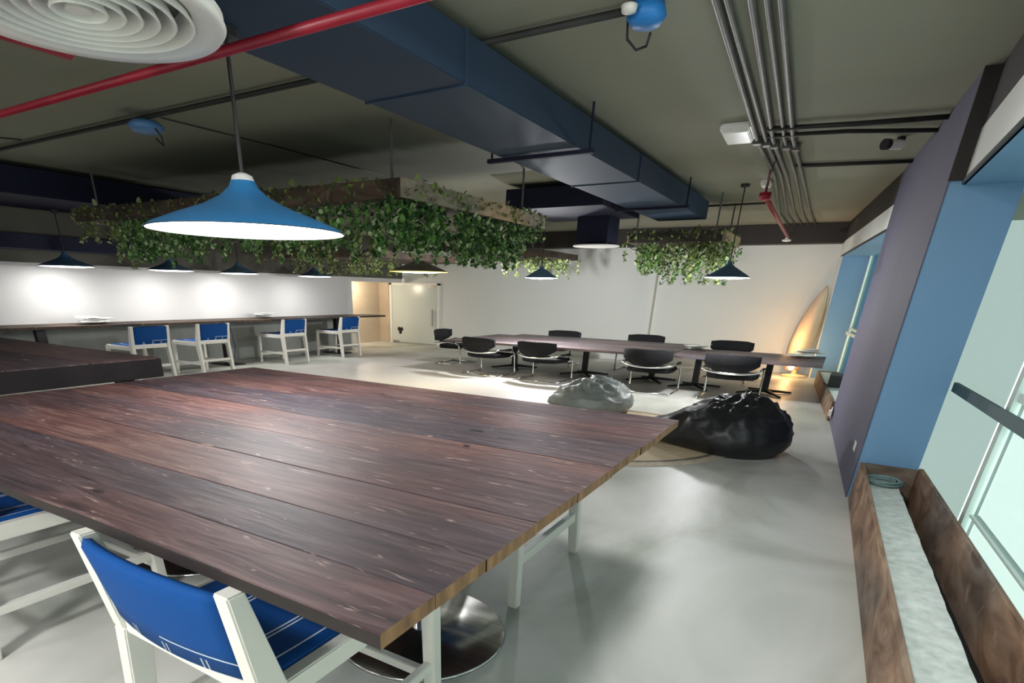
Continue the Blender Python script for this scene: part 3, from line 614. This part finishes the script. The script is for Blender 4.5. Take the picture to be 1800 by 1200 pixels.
pendant('pendant_lamp', 'large blue pendant lamp hanging over the plank table', -2.28, 1.90, 1.515, 0.415, 0.185, M['lamp_blue'], M['lamp_white'], M['white_glow'], 7, cool, top=2.199)
pendant('pendant_lamp', 'dark brown pendant lamp with a yellow lining', -4.98, 6.92, 1.517, 0.40, 0.15, M['lamp_brown'], M['lamp_yellow'], M['warm_glow'], 14, (1.0, 0.94, 0.84), cap=M['black'], soft=True, drop=0.10)
pendant('pendant_lamp', 'small blue pendant lamp over the longer meeting table', -4.15, 9.05, 1.505, 0.255, 0.15, M['lamp_dull'], M['lamp_white'], M['white_glow'], 85, cool, cap=M['lamp_dull'], soft=True, drop=0.12)
pendant('pendant_lamp', 'blue pendant lamp just in front of the far right hanging planter', -1.28, 8.08, 1.503, 0.256, 0.15, M['lamp_dull'], M['lamp_white'], M['white_glow'], 30, cool, cap=M['lamp_dull'], soft=True, drop=0.12)
gl_ = 'blue pendants over the wall counter'
for lab, x, y in (('counter pendant lamp nearest the camera, left of the vines', -9.0, 4.40), ('second counter pendant lamp, above the nearest stool', -8.9, 5.85), ('third counter pendant lamp, beside the big pendant shade', -8.95, 7.15), ('last counter pendant lamp, above the two far stools', -8.8, 8.80)):
    pendant('pendant_lamp', lab, x, y, 1.49, 0.34, 0.15, M['lamp_dull'], M['lamp_white'], M['white_glow'], 0.4, cool, gl_, cap=M['lamp_dull'], top=2.144 if y < 6.1 else CEIL, drop=0.10)
# unseen pendants added behind the camera as fill light
for x, y, lab in ((-2.9, -1.6, 'added blue fill pendant behind the viewpoint, in the middle'), (-5.6, -1.2, 'added blue fill pendant behind the viewpoint, towards the left wall'), (-0.6, -1.8, 'added blue fill pendant behind the viewpoint, towards the windows')):
    pendant('pendant_lamp', lab, x, y, 1.95, 0.36, 0.17, M['lamp_blue'], M['lamp_white'], M['white_glow'], 14 if x > -1 else 3, cool, 'added fill pendants behind the viewpoint')
def batten(label, x, y, power, down=False):  # added fill lights, all placed out of view
    t = thing('fill_batten', label, 'light', (x, y, 2.33))
    obj('housing', lambda bm: box(bm, -0.05, 0.05, -0.6, 0.6, 0.0, 0.12), M['white'], t, 0.004)
    obj('tube_cover', lambda bm: box(bm, -0.04, 0.04, -0.58, 0.58, -0.03, 0.0), M['white_glow'], t, 0.004)
    if down: light('batten_fill', 'AREA', (0, 0, -0.04), power, cool, t, 0.45)
    else: light('batten_fill', 'POINT', (0, 0, -0.12), power, cool, t, 0.15)
batten('added fill batten under the ceiling behind the viewpoint, nearer the windows', -1.5, -1.0, 60)
batten('added fill batten under the ceiling behind the viewpoint, nearer the left wall', -5.0, -1.6, 12)

batten('added unseen fill batten under the ceiling over the walkway by the near planter', -0.55, 2.3, 11, True)  # added above the frame to brighten the walkway floor
# ------------------------------------------------------------------ ducts, pipes, ceiling services
du = thing('air_duct', 'wide blue air duct running under the ceiling over the plank table', 'duct', (-2.1, 3.0, 2.2))
ivd = Matrix.Translation((2.1, -3.0, -2.2))
def dp(name, f, m, par=du, inv=ivd, **k): o = obj(name, f, m, par, **k); o.matrix_parent_inverse = inv; return o
for a, b in ((-3.9, 0.0), (0.0, 2.9), (2.9, 5.8), (5.8, 8.9)): dp('duct_section', lambda bm: box(bm, -2.42, -1.80, a + 0.002, b - 0.002, 2.20, 2.40), M['duct'], bevel=0.004)
for y in (0.0, 2.9, 5.8): dp('joint_flange', lambda bm: (box(bm, -2.428, -1.792, y - 0.008, y + 0.008, 2.192, 2.408)), M['duct'])
for y in (4.4, 7.4, -1.5):
    def hg(bm, y=y):
        box(bm, -2.52, -1.70, y - 0.02, y + 0.02, 2.165, 2.19)
        for x in (-2.49, -1.73): tube(bm, [(x, y, 2.17), (x, y, CEIL)], 0.008, 6)
    dp('hanger', hg, M['darknavy'])
du2 = thing('branch_duct', 'dark navy branch duct crossing behind the wide blue duct', 'duct', (-3.1, 7.8, 2.2))
o = obj('duct_section', lambda bm: box(bm, -3.75, -2.54, 7.0, 8.40, 2.19, 2.40), M['darknavy'], du2, 0.004); o.matrix_parent_inverse = Matrix.Translation((3.1, -7.8, -2.2))
o = obj('hanger', lambda bm: [tube(bm, [(x, y, 2.40), (x, y, CEIL)], 0.008, 6) for x in (-3.6, -2.6) for y in (7.2, 8.5)], M['darknavy'], du2); o.matrix_parent_inverse = Matrix.Translation((3.1, -7.8, -2.2))
du3 = thing('side_duct', 'broad navy duct over the left side of the room', 'duct', (-7.3, 4.0, 2.2))
o = obj('duct_section', lambda bm: box(bm, -9.2, -7.8, -3.9, 6.1, 2.145, 2.405), M['darknavy'], du3, 0.004); o.matrix_parent_inverse = Matrix.Translation((7.3, -4.0, -2.2))
o = obj('hanger', lambda bm: [tube(bm, [(x, y, 2.40), (x, y, CEIL)], 0.008, 6) for x in (-9.0, -8.0) for y in (-2, 2, 5.5)], M['darknavy'], du3); o.matrix_parent_inverse = Matrix.Translation((7.3, -4.0, -2.2))
wd_ = obj('wall_trunking', lambda bm: box(bm, -9.6, -9.1, -3.9, 5.9, 1.68, 1.85), M['darknavy'], None, 0.004); tag(wd_, 'dark navy trunking high on the left wall', 'trunking')
# round ceiling diffuser
df = thing('air_diffuser', 'large round white air diffuser with concentric rings', 'vent', (-2.05, 1.20, 2.0))
obj('outer_ring', lambda bm: lathe(bm, [(0.30, 0.02), (0.345, -0.004), (0.385, -0.006), (0.395, 0.006), (0.385, 0.03), (0.30, 0.045)], n=96), M['white_vent'], df, smooth=True)
for i, r in enumerate((0.30, 0.25, 0.205, 0.16, 0.115, 0.07)):
    obj('cone_ring', lambda bm: lathe(bm, [(r, -0.004), (r + 0.006, 0.0), (r - 0.022, 0.055), (r - 0.029, 0.052), (r, -0.004)], n=72), M['white_vent'], df, smooth=True)
obj('centre_cone', lambda bm: lathe(bm, [(0, 0.0), (0.035, 0.0), (0.02, 0.05), (0, 0.05)], n=32), M['white_vent'], df)
obj('neck', lambda bm: lathe(bm, [(0, 0.09), (0.30, 0.09), (0.385, 0.03), (0.39, 0.032), (0.31, 0.10), (0.31, 0.198), (0, 0.198)], n=64), M['white_vent'], df)
# boxed diffuser at the back
bd_ = thing('boxed_diffuser', 'dark navy drop box with a round white vent, right of the meeting pendant', 'vent', (-2.98, 8.15, 1.86))
obj('drop_box', lambda bm: box(bm, -0.21, 0.21, -0.21, 0.21, 0.02, 0.33), M['darknavy'], bd_, 0.004)
obj('vent_ring', lambda bm: lathe(bm, [(0, 0.0), (0.22, -0.004), (0.30, 0.0), (0.30, 0.012), (0.2, 0.02), (0, 0.02)], n=48), M['white'], bd_)
# red sprinkler pipes
rp = thing('sprinkler_pipe', 'red sprinkler pipe crossing below the wide blue duct', 'pipe', (-2.5, 1.82, 2.1))
obj('pipe_run', lambda bm: tube(bm, [(-6.4, -0.01, 0), (2.7, 0.01, 0)], 0.017, 12), M['red'], rp, smooth=True)
obj('clamp', lambda bm: [(tube(bm, [(x, 0, 0.02), (x, 0, 0.34)], 0.006, 6), tube(bm, [(x - 0.015, 0, 0), (x + 0.015, 0, 0)], 0.028, 12)) for x in (-3.2, 1.3)], M['red'], rp)
rp2 = obj('sprinkler_pipe', lambda bm: tube(bm, [(0, -3.5, 0), (0, -0.24, 0), (0, -0.20, 0.04), (0, -0.20, 0.35)], 0.017, 12), M['red'], smooth=True, loc=(-2.79, 1.80, 2.1)); tag(rp2, 'red sprinkler branch pipe hidden partly by the round diffuser', 'pipe')
rp3 = thing('sprinkler_drop', 'red sprinkler pipe with a white head near the far right corner', 'pipe', (-0.93, 7.13, 2.2))
obj('elbow', lambda bm: (tube(bm, [(-0.05, 0, 0), (0.05, 0.0, 0)], 0.035, 12), tube(bm, [(0, 0, 0.0), (0, 0, 0.25)], 0.012, 8), tube(bm, [(0, -0.06, 0), (0, 0.05, 0)], 0.032, 12)), M['red'], rp3, smooth=True)
obj('pipe_run', lambda bm: tube(bm, [(0, 0, 0), (-0.14, 4.6, 0)], 0.022, 10), M['red'], rp3, smooth=True)
obj('sprinkler_head', lambda bm: lathe(bm, [(0, -0.08), (0.06, -0.07), (0.07, -0.05), (0.03, -0.04), (0.02, 0), (0, 0)], (-0.14, 4.6, 0), 20), M['white'], rp3)
# black cross conduits
def conduit(label, pts, r, m=None, name='ceiling_conduit', cat='conduit', group=None):
    o = obj(name, lambda bm: tube(bm, pts, r, 8), m or M['conduit'], smooth=True); tag(o, label, cat, group); return o
conduit('black conduit crossing the ceiling above the big pendant lamp', [(-9.5, 3.13, 2.425), (-0.98, 3.13, 2.425)], 0.016)
conduit('thin cable running from the black conduit towards the hanging planter', [(-4.55, 3.12, 2.40), (-4.50, 4.2, 2.40), (-4.42, 5.5, 2.38)], 0.006, name='ceiling_cable', cat='cable')
conduit('thin cable at the upper left ceiling behind the red pipe', [(-6.9, 2.6, 2.44), (-6.5, 3.05, 2.43)], 0.006, name='ceiling_cable', cat='cable')
conduit('upper black conduit from the grey conduits to the blue column', [(-0.80, 5.50, 2.42), (-0.25, 5.62, 2.42), (0.36, 5.7, 2.42)], 0.016)
conduit('lower black conduit just below the upper one, reaching the column', [(-0.82, 5.75, 2.425), (-0.3, 5.85, 2.425), (0.33, 6.1, 2.42)], 0.014)
conduit('black conduit beyond the security camera', [(-0.72, 7.1, 2.43), (0.22, 7.3, 2.43)], 0.016)
conduit('thin black conduit feeding the red sprinkler elbow', [(-2.0, 9.4, 2.41), (-1.2, 9.4, 2.41)], 0.012)
conduit('thin rod bracing the sprinkler elbow to the ceiling', [(-0.93, 7.05, 2.25), (-0.85, 6.7, 2.44)], 0.007, name='brace_rod', cat='rod')
# grey conduits
GP = 'parallel grey conduits on the ceiling'
k = (2.43 - 1.3) / 0.9
pl_ = [(-0.79, -0.91, -1.16), (-0.745, -0.85, -1.06), (-0.66, -0.80, -0.96), (-0.60, -0.72, -0.86), (-0.545, -0.66, -0.76)]
labs = ['leftmost of the five grey ceiling conduits', 'second grey ceiling conduit from the left', 'middle one of the five grey ceiling conduits', 'fourth grey ceiling conduit from the left', 'rightmost of the five grey ceiling conduits']
for i, (a, b, c) in enumerate(pl_):
    t = thing('ceiling_conduit', labs[i], 'conduit', (0, 0, 0), 0, GP)
    obj('conduit_run', lambda bm: tube(bm, [(a + (a - b) * 7.4 / 2.3, -3.8, 2.43), (a, 3.6, 2.43), (b, 5.9, 2.43), (b - 0.03, 7.6, 2.43), (c, 10.8, 2.43), (c, 12.42, 2.43)], 0.014 if i % 2 else 0.017, 8), M['pipe_grey'], t, smooth=True)
    obj('conduit_box', lambda bm: box(bm, b - 0.03, b + 0.03, 5.85 + i * 0.09, 5.93 + i * 0.09, 2.40, CEIL), M['pipe_grey'], t, 0.004)
# small fittings
def sq(label, x, y, rz, s=0.11):
    t = thing('ceiling_light', label, 'light', (x, y, CEIL), rz)
    obj('housing', lambda bm: box(bm, -s, s, -s * 2.0, s * 2.0, -0.045, 0), M['white'], t, 0.01)
    obj('diffuser', lambda bm: box(bm, -s * 0.85, s * 0.85, -s * 1.85, s * 1.85, -0.060, -0.040), mat('pale_cover', (0.85, 0.87, 0.8), 0.3), t, 0.006)
    return t
sq('square white emergency light beside the grey conduits', -1.005, 5.55, 0.05, 0.105)
sq('small white ceiling light close above the red sprinkler elbow', -1.05, 7.95, 0.0, 0.05)
sn = thing('ceiling_sensor', 'bright blue ceiling sensor at the top edge with a looped cable', 'sensor', (-1.04, 3.16, 2.40))
obj('sensor_body', lambda bm: lathe(bm, [(0, -0.035), (0.06, -0.03), (0.085, 0.0), (0.07, 0.045), (0, 0.05)], n=32), mat('bright_blue', (0.02, 0.22, 0.62), 0.5), sn, smooth=True)
obj('white_dome', lambda bm: lathe(bm, [(0, -0.02), (0.03, -0.012), (0.035, 0.01), (0, 0.02)], (-0.04, -0.12, 0.0), 20), M['white'], sn, smooth=True)
obj('cable_loop', lambda bm: tube(bm, [(-0.09 + 0.0, 0.02, 0.01), (-0.09, 0.04, -0.05), (-0.05, 0.06, -0.09), (0.0, 0.05, -0.085), (0.02, 0.02, -0.05)], 0.006, 6), M['black'], sn, smooth=True)
sn2 = thing('ceiling_sensor', 'blue ceiling sensor on the black conduit left of the big pendant cord', 'sensor', (-4.78, 3.14, 2.36))
obj('sensor_body', lambda bm: lathe(bm, [(0, -0.035), (0.09, -0.025), (0.13, 0.01), (0.09, 0.045), (0, 0.05)], n=32), mat('soft_blue', (0.10, 0.24, 0.50), 0.4), sn2, smooth=True)
obj('cable_loop', lambda bm: tube(bm, [(0.10, 0.0, 0.0), (0.14, 0.02, -0.06), (0.12, 0.04, -0.11), (0.04, 0.04, -0.06)], 0.006, 6), M['black'], sn2, smooth=True)
cv = thing('security_camera', 'small white security camera on the ceiling near the blue column', 'camera', (0.02, 6.3, CEIL), 0.9)
obj('camera_body', lambda bm: tube(bm, [(-0.07, 0, -0.06), (0.07, 0, -0.05)], 0.035, 16), M['white'], cv, smooth=False)
obj('lens_cap', lambda bm: tube(bm, [(-0.11, 0, -0.063), (-0.065, 0, -0.06)], 0.037, 16), M['black'], cv)
obj('bracket', lambda bm: box(bm, 0.03, 0.08, -0.02, 0.02, -0.04, 0), M['black'], cv, 0.003)
dt = obj('smoke_detector', lambda bm: lathe(bm, [(0, -0.045), (0.06, -0.04), (0.10, -0.015), (0.10, 0), (0, 0)], n=32), M['white'], loc=(-2.25, 10.2, CEIL)); tag(dt, 'round white smoke detector beyond the end of the blue duct', 'detector')

# ------------------------------------------------------------------ hanging planters
def leafq(bm, p, s, mi_):
    """one ivy leaf: a folded five sided blade"""
    a = random.uniform(0, 2 * PI); tilt = random.uniform(0.3, 1.25)
    m_ = Matrix.Rotation(a, 3, 'Z') @ Matrix.Rotation(tilt, 3, 'X')
    pts = [Vector(q) * s for q in ((0, 0, 0), (0.42, 0.30, 0.06), (0.28, 0.80, 0.10), (0, 1.1, 0.0), (-0.28, 0.80, 0.10), (-0.42, 0.30, 0.06))]
    v = [bm.verts.new(p + m_ @ q) for q in pts]
    for f in ((v[0], v[1], v[2], v[3]), (v[0], v[3], v[4], v[5])): bm.faces.new(f).material_index = mi_
def vine_mesh(L, pal, dens=1.0, s=0.052):
    bm = bmesh.new(); n = max(5, int(L / 0.0115 * dens)); pts = []
    dx, dy = random.uniform(-.06, .06), random.uniform(-.06, .06)
    for i in range(7):
        t = i / 6; pts.append((dx * t + 0.02 * math.sin(t * 7 + dx * 50), dy * t + 0.02 * math.cos(t * 6), -L * t))
    tube(bm, pts, 0.003, 3)
    for i in range(n):
        t = (i + random.random()) / n; q = min(5, int(t * 6)); f = t * 6 - q
        p = Vector(pts[q]).lerp(Vector(pts[q + 1]), f) + Vector((random.uniform(-.05, .05), random.uniform(-.05, .05), 0)) * (1.15 - 0.6 * t)
        leafq(bm, p, s * random.uniform(0.6, 1.15), random.choices((0, 1, 2), (5, 5, 3))[0])
    me = bpy.data.meshes.new('hanging_vine'); bm.to_mesh(me); bm.free()
    for m_ in pal: me.materials.append(m_)
    return me
VL = (0.16, 0.24, 0.32, 0.38, 0.44, 0.50)
VG = {L: [vine_mesh(L, M['leaf'], 1.25) for _ in range(4)] for L in VL}
VY = {L: [vine_mesh(L, M['leafy'], 1.0) for _ in range(4)] for L in VL}
VB = {L: [vine_mesh(L, M['leafy'] if L < .3 else M['leaf'], 1.1, 0.055) for _ in range(3)] for L in VL}
def hang_planter(label, x0, x1, y0, y1, z0, z1, strands, rods, mside, mfront):
    cx, cy = (x0 + x1) / 2, (y0 + y1) / 2; t = thing('hanging_planter', label, 'planter', (cx, cy, z0))
    X, Y, H_, th = (x1 - x0) / 2, (y1 - y0) / 2, z1 - z0, 0.03
    obj('side_board', lambda bm: box(bm, X - th, X, -Y, Y, 0, H_), mside, t, 0.003); obj('side_board', lambda bm: box(bm, -X, -X + th, -Y, Y, 0, H_), mside, t, 0.003)
    obj('end_board', lambda bm: box(bm, -X + th, X - th, -Y, -Y + th, 0, H_), mfront, t, 0.003); obj('end_board', lambda bm: box(bm, -X + th, X - th, Y - th, Y, 0, H_), mfront, t, 0.003)
    obj('base_board', lambda bm: box(bm, -X + th, X - th, -Y + th, Y - th, 0.0, 0.03), mfront, t, 0.002)
    for rx, ry in rods: obj('hanging_rod', lambda bm: tube(bm, [(rx - cx, ry - cy, 0.02), (rx - cx, ry - cy, CEIL - z0)], 0.011, 6), M['pipe_grey'], t)
    for (x, y, z, L, pal) in strands:
        L = min(VL, key=lambda q: abs(q - L)); me = random.choice(pal[L]); o = bpy.data.objects.new('hanging_vine', me); C.objects.link(o); o.parent = t
        o.location = (x - cx, y - cy, z - z0); o.rotation_euler = (0, 0, random.uniform(0, 6.28))
    return t
def topleaves(t, X, Y, H_, n, pal):
    def f(bm):
        for _ in range(n):
            leafq(bm, Vector((random.uniform(-X, X), random.uniform(-Y, Y), H_ - 0.04 + random.random() ** 3 * 0.06)), random.uniform(.04, .07), random.choice((0, 0, 1, 2)))
        for _ in range(n // 7):
            leafq(bm, Vector((X + 0.01, random.uniform(-Y, Y), random.uniform(0, H_))), random.uniform(.03, .05), random.choice((0, 1, 1)))
        for _ in range(int(n * 0.35)):
            leafq(bm, Vector((random.uniform(-X, X), -Y - 0.01, random.uniform(0, H_))), random.uniform(.03, .055), random.choice((0, 0, 1)))
    o = obj('ivy_growth', f, pal, t); o['kind'] = 'stuff'
x0, x1, y0, y1, z0, z1 = -7.7, -2.98, 3.95, 6.50, 1.925, 2.05
S = []
for i in range(62):                                            # right hand side, bright and long
    u = (i + random.random()) / 62; y = y0 + 0.05 + u * (y1 - y0 - 0.1); L = 0.30 + 0.14 * math.sin(u * 3.0) + random.uniform(-.08, .06)
    if u > 0.86: L *= 0.55
    S.append((x1 - random.uniform(0.0, 0.25), y, z0 + 0.01, L, VG))
for i in range(62):                                            # front edge
    u = (i + random.random()) / 62; x = x0 + 0.05 + u * (x1 - x0 - 0.1)
    L = (0.20 if u < 0.12 else 0.42 if u < 0.45 else 0.28 if u < 0.8 else 0.30) + random.uniform(-.08, .06)
    S.append((x, y0 + random.uniform(0.0, 0.25), z0 + 0.01, L, VG if u > 0.15 else VY))
for i in range(85):
    x = random.uniform(x0, x1 - 0.2); S.append((x, random.uniform(y0 + 0.2, y1 - 0.05), z0 + 0.01, random.choice((0.24, 0.32, 0.38)), VG if random.random() < .7 else VY))
hp = hang_planter('largest hanging wooden planter, full of trailing ivy, over the room centre', x0, x1, y0, y1, z0, z1, S, ((-3.2, 4.1), (-3.15, 6.25), (-7.4, 4.1), (-7.4, 6.3)), M['tray_light'], M['tray_dark'])
topleaves(hp, 2.36, 1.27, 0.125, 700, M['leafy'])
x0, x1, y0, y1, z0, z1 = -2.72, -1.48, 8.60, 9.85, 1.93, 2.05
S = [(random.uniform(x0, x1), random.uniform(y0, y1), z0, random.choice((0.24, 0.32, 0.38, 0.5)) * (0.75 if random.random() < .4 else 1), VY if random.random() < .55 else VB) for _ in range(80)]
hp = hang_planter('hanging ivy planter on the right, above the shorter meeting table', x0, x1, y0, y1, z0, z1, S, ((-2.6, 8.6), (-1.6, 8.6), (-1.6, 9.6)), M['tray_light'], M['tray_dark'])
topleaves(hp, 0.60, 0.64, 0.12, 260, M['leafy'])
x0, x1, y0, y1, z0, z1 = -6.0, -4.3, 9.3, 10.9, 1.83, 1.92
S = [(random.uniform(x1 - 0.8, x1), random.uniform(y0, y1), z0, random.choice((0.16, 0.24, 0.32)), VY) for _ in range(36)]
hp = hang_planter('small brown hanging planter behind the meeting pendant lamp', x0, x1, y0, y1, z0, z1, S, ((-5.8, 9.4), (-4.5, 9.4)), M['tray_dark'], M['tray_dark'])
x0, x1, y0, y1, z0, z1 = -8.6, -6.2, 7.6, 9.9, 1.74, 1.84
S = [(random.uniform(x0, x1), random.uniform(y0, y1), z0, random.choice((0.16, 0.24, 0.24)), VY) for _ in range(50)]
hp = hang_planter('dim hanging planter in front of the left wall, over the far stools', x0, x1, y0, y1, z0, z1, S, ((-8.4, 7.8), (-6.4, 7.8)), M['tray_dark'], M['tray_dark'])
